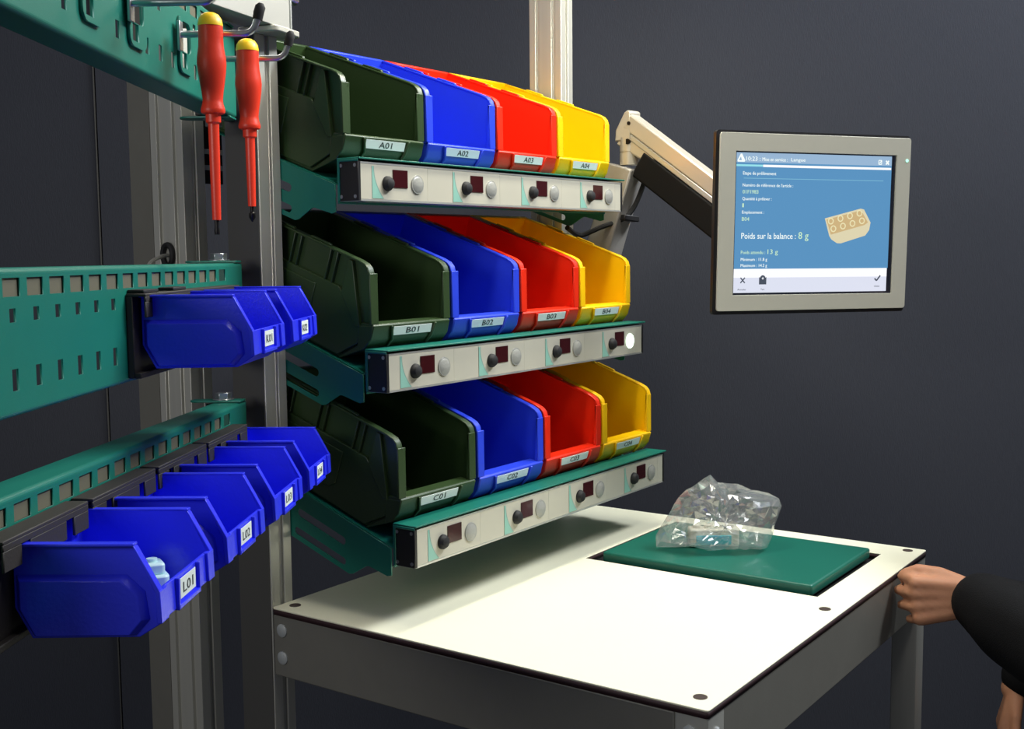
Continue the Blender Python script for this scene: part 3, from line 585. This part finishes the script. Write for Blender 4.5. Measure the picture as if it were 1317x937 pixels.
def bag():
    t = thing('plastic_bag', 'crumpled clear plastic bag lying on the teal scale plate', 'bag', (0.680, -0.444, ZP), (0, 0, math.radians(-54.8)))
    out_ = [(-0.128, 0.006), (-0.118, 0.026), (-0.092, 0.062), (-0.072, 0.098), (-0.056, 0.110), (-0.030, 0.126), (-0.018, 0.134), (-0.004, 0.118), (0.030, 0.116), (0.044, 0.112), (0.062, 0.104), (0.090, 0.098), (0.113, 0.086), (0.114, 0.070), (0.100, 0.050), (0.094, 0.030), (0.082, 0.004), (0.060, 0.002), (0.020, 0.003), (-0.025, 0.002), (-0.060, 0.012), (-0.090, 0.006)]
    def edge(a):        # outline radius about (0,0.052) at angle a
        best = None; o_ = Vector((0.0, 0.050)); d = Vector((math.cos(a), math.sin(a)))
        for i in range(len(out_)):
            p, q = Vector(out_[i])-o_, Vector(out_[(i+1) % len(out_)])-o_; e = q-p; den = d.x*e.y-d.y*e.x
            if abs(den) < 1e-9: continue
            tt = (p.x*e.y-p.y*e.x)/den; ss = (p.x*d.y-p.y*d.x)/den
            if tt > 0 and -1e-6 <= ss <= 1+1e-6: best = tt if best is None else max(best, tt)
        return best or 0.05
    rnd = random.Random(5)
    na, ns = 44, 9
    bm = bm_new(); rings = {}
    wr = [(rnd.uniform(0, 6.28), rnd.uniform(2, 9), rnd.uniform(20, 70)) for _ in range(7)]
    def crump(x, z, s_): return (0.006*abs(math.sin(x*110+z*18)) if x > 0.025 else 0.0)+sum(abs(math.sin(x*f+ph*s_+z*g*8))-0.5 for ph, g, f in wr)*0.0035
    for s_ in (1, -1):
        for j in range(ns+1):
            for i in range(na):
                if j == ns and s_ == -1: rings[(s_, j, i)] = rings[(1, j, i)]; continue
                f = j/ns; a = 2*math.pi*(i+0.5*(j % 2))/na; r = edge(a)*f
                x = r*math.cos(a); z = 0.050+r*math.sin(a)
                body = max(0.0, 1-f**3)**0.6
                th = (0.040 if x > -0.06 else 0.018)*body
                y = -s_*(th+crump(x, z, s_)*body*1.6+rnd.uniform(-0.003, 0.003)*body)
                if s_ == -1 and f < 0.999: y = min(y*1.0, 0.05)
                rings[(s_, j, i)] = bm.verts.new((x+rnd.uniform(-0.0015, 0.0015), y+0.004*math.sin(x*40)-0.030*max(0.0, 1-z/0.060), max(0.0012, z+rnd.uniform(-0.002, 0.002))))
        for j in range(ns):
            for i in range(na):
                q = [rings[(s_, j, i)], rings[(s_, j, (i+1) % na)], rings[(s_, j+1, (i+1) % na)], rings[(s_, j+1, i)]]
                try:
                    if (i+j) % 2: bm.faces.new((q[0], q[1], q[2])); bm.faces.new((q[0], q[2], q[3]))
                    else: bm.faces.new((q[0], q[1], q[3])); bm.faces.new((q[1], q[2], q[3]))
                except ValueError: pass
    bmesh.ops.remove_doubles(bm, verts=bm.verts[:], dist=0.0006)
    obj('film', bm, 'film', t)
bag()

# ------------------------------------------------------------------ monitor and its arm
mc = Vector((0.8531, -0.5492, 0.5977)); mr = Vector((0.8062, -0.5916, -0.0085)).normalized(); mn = Vector((-0.5916, -0.8060, -0.0201)).normalized(); mu = mn.cross(mr).normalized(); mr = mu.cross(mn)
mon = thing('panel_computer', 'grey framed touch screen monitor showing a blue weighing page', 'monitor'); mon.matrix_world = axes(mc, mr, mu, mn)
mw, mh = 0.2054, 0.165
b_ = plate_mesh(rrect(-mw+0.0075, -mh+0.0065, mw-0.0005, mh-0.0045, 0.005), [rect(-0.166, -0.130, 0.1745, 0.1285)], 0.004); xf(b_, Matrix.Translation((0, 0, -0.004))); obj('bezel', b_, 'bezel', mon, 0.0012)
b_ = bm_new(); prism(b_, rrect(-mw+0.001, -mh, mw, mh, 0.006), -0.014, -0.0042, 'z'); obj('gasket', b_, 'black', mon, label='black edge behind the grey frame')
b_ = bm_new(); box(b_, (-mw+0.055, -mh+0.03, -0.050), (mw-0.03, mh-0.03, -0.0135)); bh = obj('rear_housing', b_, 'black', mon, 0.004)
b_ = bm_new(); box(b_, (-0.05, -0.05, -0.056), (0.05, 0.05, -0.050)); obj('mounting_plate', b_, 'black', bh)
b_ = bm_new(); box(b_, (-0.168, -0.132, -0.0060), (0.1765, 0.1305, -0.0039)); scr = obj('screen', b_, emis('screen_black', (28, 34, 52), 0.3), mon, label='lit touch screen with a blue page')
LZ = [0]
def layer(name, x0, y0, x1, y1, m, h=0.0002, base=-0.0039):
    LZ[0] += 1
    b_ = bm_new(); box(b_, (x0, y0, base), (x1, y1, base+h)); return obj(name, b_, m, scr)
layer('page', -0.1630, -0.0825, 0.1660, 0.1085, 'scr_blue'); layer('page_header', -0.1630, 0.1085, 0.1660, 0.1262, 'scr_head')
layer('header_rule', -0.1085, 0.1010, 0.1650, 0.1052, 'scr_white', 0.0004); layer('header_rule', -0.1630, 0.1015, -0.1088, 0.1050, 'scr_cyan', 0.0004)
layer('page_footer', -0.1630, -0.1260, 0.1640, -0.0825, 'scr_pale'); layer('page_footer', -0.1630, -0.0985, 0.1640, -0.0825, 'scr_white', 0.0004)
layer('thin_rule', -0.1475, 0.0800, 0.1490, 0.0810, 'scr_line', 0.0004)
def st(body, x, y, w, h, m='scr_text'): text_obj('lettering', body, m, scr, Matrix.Translation((x, y, -0.0035)), w, h, 0.0002)
st("10:23 :", -0.1435, 0.1118, 0.0290, 0.0075); st("Mise en service :", -0.1105, 0.1118, 0.052, 0.0065); st("Langue", -0.0510, 0.1125, 0.030, 0.006)
st('Etape de prélèvement', -0.1492, 0.0868, 0.068, 0.0060)
st("Numéro de référence de l'article :", -0.1493, 0.0656, 0.104, 0.0056); st('01F1983', -0.1490, 0.0530, 0.0320, 0.0068, 'scr_lime')
st('Quantité à prélever :', -0.1493, 0.0413, 0.0600, 0.0056); st('1', -0.1490, 0.0285, 0.0028, 0.0072, 'scr_lime')
st('Emplacement :', -0.1493, 0.0172, 0.0450, 0.0054); st('B04', -0.1493, 0.0042, 0.0150, 0.0068, 'scr_lime')
st('Poids sur la balance :', -0.1495, -0.0280, 0.1130, 0.0108); st('8 g', -0.0310, -0.0280, 0.0215, 0.0128, 'scr_lime')
st('Poids attendu :', -0.1496, -0.0556, 0.0500, 0.0062, 'scr_lime'); st('13 g', -0.0945, -0.0556, 0.0215, 0.0085, 'scr_lime')
st('Minimum : 11.8 g', -0.1495, -0.0680, 0.0545, 0.0055); st('Maximum : 14.2 g', -0.1494, -0.0790, 0.0545, 0.0055)
def strokes(name, segs, wd, m, base=-0.0034):
    b_ = bm_new()
    for (x0, y0), (x1, y1) in segs:
        d = Vector((x1-x0, y1-y0)); L_ = d.length; a = math.atan2(d.y, d.x)
        v_ = box(b_, (0, -wd/2, 0), (L_, wd/2, 0.0002), Matrix.Translation((x0, y0, base)) @ Matrix.Rotation(a, 4, 'Z'))
    return obj(name, b_, m, scr)
strokes('logo_icon', [((-0.1605, 0.1108), (-0.1535, 0.1235)), ((-0.1535, 0.1235), (-0.1465, 0.1108)), ((-0.1605, 0.1108), (-0.1465, 0.1108)), ((-0.1535, 0.1205), (-0.1510, 0.1120))], 0.0026, 'scr_text')
strokes('window_icon', [((0.1370, 0.1112), (0.1370, 0.1185)), ((0.1370, 0.1185), (0.1432, 0.1185)), ((0.1432, 0.1185), (0.1432, 0.1112)), ((0.1432, 0.1112), (0.1370, 0.1112)), ((0.139, 0.113), (0.143, 0.118))], 0.0014, 'scr_text')
strokes('close_icon', [((0.1530, 0.1112), (0.1592, 0.1180)), ((0.1530, 0.1180), (0.1592, 0.1112))], 0.0026, 'scr_text')
strokes('cancel_icon', [((-0.1490, -0.1080), (-0.1400, -0.0985)), ((-0.1490, -0.0985), (-0.1400, -0.1080))], 0.0022, 'scr_dark')
b_ = bm_new(); prism(b_, [(-0.1105, -0.1110), (-0.0955, -0.1110), (-0.0955, -0.0975), (-0.1030, -0.1030), (-0.1105, -0.0975)], -0.0036, -0.0033, 'z'); obj('envelope_icon', b_, 'scr_dark', scr)
b_ = bm_new(); cyl(b_, (-0.1030, -0.1000, -0.0036), (-0.1030, -0.1000, -0.0033), 0.0058, n=20); obj('envelope_badge', b_, 'scr_dark', scr)
strokes('envelope_mark', [((-0.1052, -0.1000), (-0.1010, -0.1000)), ((-0.1030, -0.1022), (-0.1030, -0.0975))], 0.0011, 'scr_white', -0.0032)
strokes('confirm_icon', [((0.1375, -0.1020), (0.1418, -0.1062)), ((0.1418, -0.1062), (0.1500, -0.0965))], 0.0028, 'scr_dark')
text_obj('lettering', 'Annuler', 'scr_dark', scr, Matrix.Translation((-0.1550, -0.1215, -0.0034)), 0.018, 0.0034, 0.0002); text_obj('lettering', 'Tare', 'scr_dark', scr, Matrix.Translation((-0.1070, -0.1215, -0.0034)), 0.008, 0.0034, 0.0002)
text_obj('lettering', 'Valider', 'scr_dark', scr, Matrix.Translation((0.1365, -0.1180, -0.0034)), 0.013, 0.0030, 0.0002)
# picture of a cream moulded part on the page
b_ = bm_new(); prism(b_, [(0.0243, 0.0098), (0.1010, 0.0285), (0.1085, 0.0270), (0.1238, 0.0030), (0.1215, -0.0110), (0.1130, -0.0215), (0.0600, -0.0362), (0.0520, -0.0358), (0.0400, -0.0290), (0.0350, -0.0225)], -0.0037, -0.0034, 'z'); obj('part_picture', b_, 'scr_cream', scr)
b_ = bm_new(); prism(b_, [(0.0275, 0.0075), (0.1020, 0.0255), (0.1180, 0.0030), (0.1100, -0.0020), (0.0380, -0.0200)], -0.0035, -0.0032, 'z'); obj('part_picture_top', b_, 'scr_tan', scr)
b_ = bm_new()
for k in range(8):
    i, j = k % 4, k//4; cx = 0.037+i*0.0205+j*0.006; cy = 0.005+i*0.005-j*0.014
    pts = [(cx+0.0052*math.cos(a), cy+0.0052*math.sin(a), -0.0031) for a in [2*math.pi*q/16 for q in range(17)]]; tube(b_, pts, 0.0011, 5)
obj('part_picture_ring', b_, 'scr_pipe', scr)
b_ = bm_new(); cyl(b_, (0.1970, 0.1190, -0.001), (0.1970, 0.1190, 0.0008), 0.0030, n=16); obj('status_led', b_, 'led', mon, label='glowing pale green status light')

ma = thing('monitor_arm', 'champagne aluminium monitor arm with black cable cover beside the yellow bins', 'monitor arm', (0.900, 0.02, 0.50))
def seg_box(name, p0, p1, wdt, hgt, m, up_=(0, 0, 1), off=(0, 0), bevel=0.004, taper=1.0):
    p0, p1 = Vector(p0), Vector(p1); d = (p1-p0).normalized(); s_ = d.cross(Vector(up_)).normalized(); u_ = s_.cross(d)
    b_ = bm_new(); L_ = (p1-p0).length
    vs = box(b_, (0, -wdt/2+off[0], -hgt/2+off[1]), (L_, wdt/2+off[0], hgt/2+off[1]))
    for v_ in vs:
        if v_.co.x > L_*0.5: v_.co.z = off[1]+(v_.co.z-off[1])*taper
    xf(b_, axes(p0-Vector(ma.location), d, -s_, u_)); return obj(name, b_, m, ma, bevel)
LA0, LA1 = (0.947, -0.025, 0.500), (0.958, -0.094, 0.728)
seg_box('lower_arm', LA0, LA1, 0.060, 0.060, 'arm_grey', (0, -1, 0.2))
seg_box('post_clamp', (0.894, 0.040, 0.50), (0.965, 0.005, 0.50), 0.06, 0.06, 'arm_grey')
J = Vector((0.958, -0.100, 0.720))
jl = J-Vector(ma.location)
b_ = bm_new(); cyl(b_, jl+Vector((0, 0, 0.012)), jl+Vector((0, 0, 0.038)), 0.0205, n=28); cyl(b_, jl+Vector((0, 0, 0.040)), jl+Vector((0, 0, 0.070)), 0.0205, n=28); cyl(b_, jl+Vector((0, 0, 0.037)), jl+Vector((0, 0, 0.041)), 0.0190, n=28); obj('swivel_joint', b_, 'arm', ma, smooth=True)
A0 = Vector((0.975, -0.118, 0.788)); A1 = Vector((0.925, -0.440, 0.588))
# knuckle: slanted head from the swivel up to the arm pivot
dv = (A1-A0); dh = Vector((dv.x, dv.y, 0)).normalized()
b_ = bm_new(); prism(b_, [(-0.026, 0), (0.016, 0), (0.016, 0.060), (0.008, 0.064), (0.0, 0.060), (-0.024, 0.024)], -0.018, 0.018, 'y')
xf(b_, axes(jl+Vector((0, 0, 0.062)), dh, Vector((0, 0, 1)).cross(dh), (0, 0, 1))); obj('knuckle', b_, 'arm', ma, 0.003)
P0 = J+Vector((0, 0, 0.100))+dh*0.008
d_ = (A1-P0).normalized()
seg_box('upper_arm', P0-d_*0.006, A1, 0.036, 0.034, 'arm', (0, 0, 1), (0, 0.0), 0.004)
seg_box('arm_rail', P0+d_*0.02, A1, 0.033, 0.012, 'silver', (0, 0, 1), (0, -0.0225), 0.002)
seg_box('arm_plate', P0-d_*0.002, P0+d_*0.10, 0.030, 0.050, 'arm', (0, 0, 1), (0, -0.030), 0.004, 0.6)
seg_box('cable_cover', P0+d_*0.068, A1, 0.034, 0.058, 'cover_black', (0, 0, 1), (0, -0.058), 0.005, 1.0)
b_ = bm_new()
for p_, r_ in ((P0+d_*0.004, 0.004), (P0+Vector((0, 0, -0.040))+dh*0.0, 0.006)):
    sn = d_.cross(Vector((0, 0, 1))).normalized(); q = p_-Vector(ma.location); cyl(b_, q-sn*0.0195, q+sn*0.0195, r_, n=14)
obj('pivot_pin', b_, 'tip', ma, smooth=True)
mb = mc-mn*0.056
seg_box('tilt_head', A1+Vector((0, 0, -0.01)), tuple(mb), 0.05, 0.06, 'arm_grey', (0, 0, 1))
L0 = Vector(ma.location)
b_ = bm_new(); tube(b_, [Vector(p)-L0 for p in curve_pts([P0+d_*0.075+Vector((0, 0, -0.055)), P0+d_*0.045+Vector((0, 0, -0.068)), P0+d_*0.012+Vector((-0.004, -0.02, -0.078)), J+Vector((0.01, -0.035, -0.01)), J+Vector((0, 0.0, -0.09)), (0.90, -0.06, 0.60), (0.87, -0.03, 0.585), (0.82, -0.03, 0.60)])], 0.0055, 8); obj('cable', b_, 'rubber', ma, smooth=True, label='black monitor cable')
b_ = bm_new(); tube(b_, [Vector(p)-L0 for p in curve_pts([P0+d_*0.085+Vector((0, 0, -0.050)), P0+d_*0.055+Vector((0.005, -0.01, -0.085)), P0+d_*0.02+Vector((0.0, -0.02, -0.070)), J+Vector((0.004, -0.03, 0.0))])], 0.0045, 8); obj('cable', b_, 'rubber', ma, smooth=True, label='black loop of cable under the arm')
seg_box('cable_clip', (0.932, -0.095, 0.622), (0.978, -0.105, 0.618), 0.02, 0.012, 'black', (0, 0, 1), (0, 0), 0.002)

# ------------------------------------------------------------------ person reaching for the table corner
def capsule(bm, p0, p1, r0, r1, n=14):
    p0, p1 = Vector(p0), Vector(p1)
    d = p1-p0; L_ = d.length
    if L_ < 1e-6: ball(bm, p0, r0, n); return
    pts, rs = [], []
    dn = d/L_
    for k in range(5): a = math.radians(-85+85*k/4); pts.append(p0+dn*r0*math.sin(a)); rs.append(r0*math.cos(a))
    for k in range(1, 4): f = k/4; pts.append(p0+d*f); rs.append(r0+(r1-r0)*f)
    for k in range(5): a = math.radians(85*k/4); pts.append(p1+dn*r1*math.sin(a)); rs.append(r1*math.cos(a))
    tube(bm, pts, rs, n)
def remeshed(name, bm, m, parent, vox, it=4):
    o = obj(name, bm, m, parent); r = o.modifiers.new('remesh', 'REMESH'); r.mode = 'VOXEL'; r.voxel_size = vox; r.use_smooth_shade = True
    s_ = o.modifiers.new('smooth', 'SMOOTH'); s_.factor = 0.5; s_.iterations = it
    return o
per = thing('person', 'person in a black long sleeved top reaching one hand to the table corner', 'person', (1.03, -1.10, FLOOR))
PO = Vector(per.location)
def chain(bm, pts, n=14):
    for (p, r), (q, s_) in zip(pts, pts[1:]): capsule(bm, Vector(p)-PO, Vector(q)-PO, r, s_, n)
SL, EL, WL = Vector((0.790, -1.120, 0.220)), Vector((0.612, -1.047, -0.058)), Vector((0.7225, -0.878, -0.020))
SR, ER, WR = Vector((1.150, -1.010, 0.235)), Vector((1.140, -1.010, -0.050)), Vector((1.059, -0.880, -0.282))
HPL, HPR = Vector((0.935, -1.170, -0.17)), Vector((1.110, -1.090, -0.17))
KL, FL_ = Vector((0.940, -1.130, -0.56)), Vector((0.950, -1.190, -0.95))
KR, FR_ = Vector((1.110, -0.950, -0.55)), Vector((1.120, -0.990, -0.95))
NK = Vector((0.985, -1.055, 0.300)); HD = Vector((1.000, -1.020, 0.440)); CH = Vector((0.985, -1.080, 0.15)); PEL = Vector((1.022, -1.130, -0.13))
body = bm_new()
chain(body, [(NK-Vector((0, 0, 0.06)), 0.055), (HD-Vector((0, 0, 0.05)), 0.050)])
fd = Vector((-0.25, 0.968, 0)).normalized(); sd = Vector((0.968, 0.25, 0))
capsule(body, HD-PO+Vector((0, 0, 0.035))-fd*0.012, HD-PO+Vector((0, 0, 0.02))+fd*0.012, 0.088, 0.080)
capsule(body, HD-PO+fd*0.030+Vector((0, 0, -0.02)), HD-PO+fd*0.042+Vector((0, 0, -0.075)), 0.058, 0.036)
capsule(body, HD-PO+fd*0.090+Vector((0, 0, 0.018)), HD-PO+fd*0.104+Vector((0, 0, -0.016)), 0.009, 0.013)
capsule(body, HD-PO+fd*0.075+Vector((0, 0, -0.047))-sd*0.018, HD-PO+fd*0.075+Vector((0, 0, -0.047))+sd*0.018, 0.010, 0.010)
for s_ in (-1, 1): capsule(body, HD-PO+sd*s_*0.084+Vector((0, 0, 0.02)), HD-PO+sd*s_*0.084+Vector((0, 0, -0.02)), 0.011, 0.009)
chain(body, [(NK-Vector((0, 0, 0.05)), 0.06), (CH, 0.085), (PEL, 0.095)])
chain(body, [(NK-Vector((0, 0, 0.06)), 0.05), (SL, 0.045), (EL, 0.038), (WL, 0.027)]); chain(body, [(NK-Vector((0, 0, 0.06)), 0.05), (SR, 0.045), (ER, 0.038), (WR, 0.027)])
chain(body, [(PEL, 0.08), (HPL, 0.07), (KL, 0.048), (FL_, 0.035)]); chain(body, [(PEL, 0.08), (HPR, 0.07), (KR, 0.048), (FR_, 0.035)])
def hand(bm, wrist, a, t, curl, scale=1.0, side=1):
    """a: wrist to knuckles, t: thumb side, fingers curl towards -b (b = back of the hand)"""
    a = Vector(a).normalized(); t = Vector(t); t = (t-a*t.dot(a)).normalized(); b = a.cross(t)*side
    w = Vector(wrist)-PO; k = scale
    def P(x, y, z): return w+(a*x+t*y+b*z)*k
    for y in (-0.030, -0.010, 0.010, 0.028): capsule(bm, P(0.006, y*0.55, 0), P(0.085, y, 0.004), 0.017*k, 0.0135*k, 10)
    fl = {-0.034: (0.030, 0.020, 0.016, 0.0072), -0.012: (0.038, 0.026, 0.020, 0.0080), 0.011: (0.042, 0.028, 0.021, 0.0084), 0.033: (0.038, 0.024, 0.019, 0.0082)}
    for y, (l1, l2, l3, r) in fl.items():
        x, z = (0.094 if abs(y) < 0.02 else 0.088), 0.003; ang = -curl[0]
        pts = [(x, z)]
        for ln, c in zip((l1, l2, l3), curl):
            if len(pts) > 1: ang -= c
            x, z = x+ln*math.cos(ang), z+ln*math.sin(ang); pts.append((x, z))
        rr = [r*1.12, r*1.04, r*0.95, r*0.82]
        for i in range(3): capsule(bm, P(pts[i][0], y*(1+0.05*i), pts[i][1]), P(pts[i+1][0], y*(1+0.05*(i+1)), pts[i+1][1]), rr[i]*k, rr[i+1]*k, 10)
    th = [(0.016, 0.020, -0.004), (0.050, 0.040, -0.012), (0.080, 0.047, -0.019), (0.102, 0.041, -0.027)]
    for i in range(3): capsule(bm, P(*th[i]), P(*th[i+1]), (0.0165, 0.0112, 0.0098)[i]*k, (0.0120, 0.0098, 0.0080)[i]*k, 10)
hand(body, WL, (-0.30, 0.90, -0.12), (0.05, 0.20, 1.0), (1.05, 1.35, 1.0), 1.0, -1)
hand(body, WR, (-0.12, 0.20, -0.96), (-0.95, -0.25, 0.05), (0.25, 0.35, 0.3), 0.90)
remeshed('body', body, 'skin', per, 0.0042, 3)
sw = bm_new()
chain(sw, [(NK-Vector((0, 0, 0.035)), 0.068), (CH, 0.118), (PEL+Vector((0, 0, 0.02)), 0.125)], 20)
chain(sw, [(SL+(NK-SL)*0.5-Vector((0, 0, 0.03)), 0.085), (SL, 0.072), (EL, 0.075), (EL+(WL-EL)*0.55, 0.069), (EL+(WL-EL)*0.88, 0.052)], 18)
chain(sw, [(SR+(NK-SR)*0.5-Vector((0, 0, 0.03)), 0.085), (SR, 0.070), (ER, 0.060), (ER+(WR-ER)*0.90, 0.044)], 18)
for s_ in (-1, 1): capsule(sw, CH-PO+sd*s_*0.065, PEL-PO+sd*s_*0.06+Vector((0, 0, 0.0)), 0.105, 0.112, 18)
remeshed('sweater', sw, 'cloth', per, 0.010, 6)
tr = bm_new()
chain(tr, [(PEL, 0.115), (HPL, 0.100), (KL, 0.074), (FL_+Vector((0, 0, 0.02)), 0.060)], 18); chain(tr, [(PEL, 0.115), (HPR, 0.100), (KR, 0.080), (FR_+Vector((0, 0, 0.02)), 0.060)], 18)
remeshed('trousers', tr, 'cloth', per, 0.012, 5)
for f_ in (FL_, FR_):
    b_ = bm_new(); c = f_-PO; c.z = 0.0; capsule(b_, c+Vector((0, 0, 0.042))-fd*0.04, c+Vector((0, 0, 0.036))+fd*0.13, 0.042, 0.034); 
    for q in b_.verts: q.co.z = max(q.co.z, 0.001)
    obj('shoe', b_, 'rubber', per, smooth=True)
hr = bm_new(); capsule(hr, HD-PO+Vector((0, 0, 0.055))-fd*0.022, HD-PO+Vector((0, 0, 0.052))+fd*0.012, 0.094, 0.086, 18); capsule(hr, HD-PO-fd*0.040+Vector((0, 0, 0.02)), HD-PO-fd*0.035+Vector((0, 0, -0.05)), 0.075, 0.055, 18)
obj('hair', hr, 'hair', per, smooth=True)
for s_ in (-1, 1):
    b_ = bm_new(); ball(b_, HD-PO+fd*0.081+sd*s_*0.031+Vector((0, 0, 0.012)), 0.0125, 14); e_ = obj('eye', b_, 'eye', per, smooth=True)
    b_ = bm_new(); ball(b_, HD-PO+fd*0.0915+sd*s_*0.031+Vector((0, 0, 0.012)), 0.0055, 10, (1, 0.6, 1)); obj('iris', b_, 'tip', e_, smooth=True)
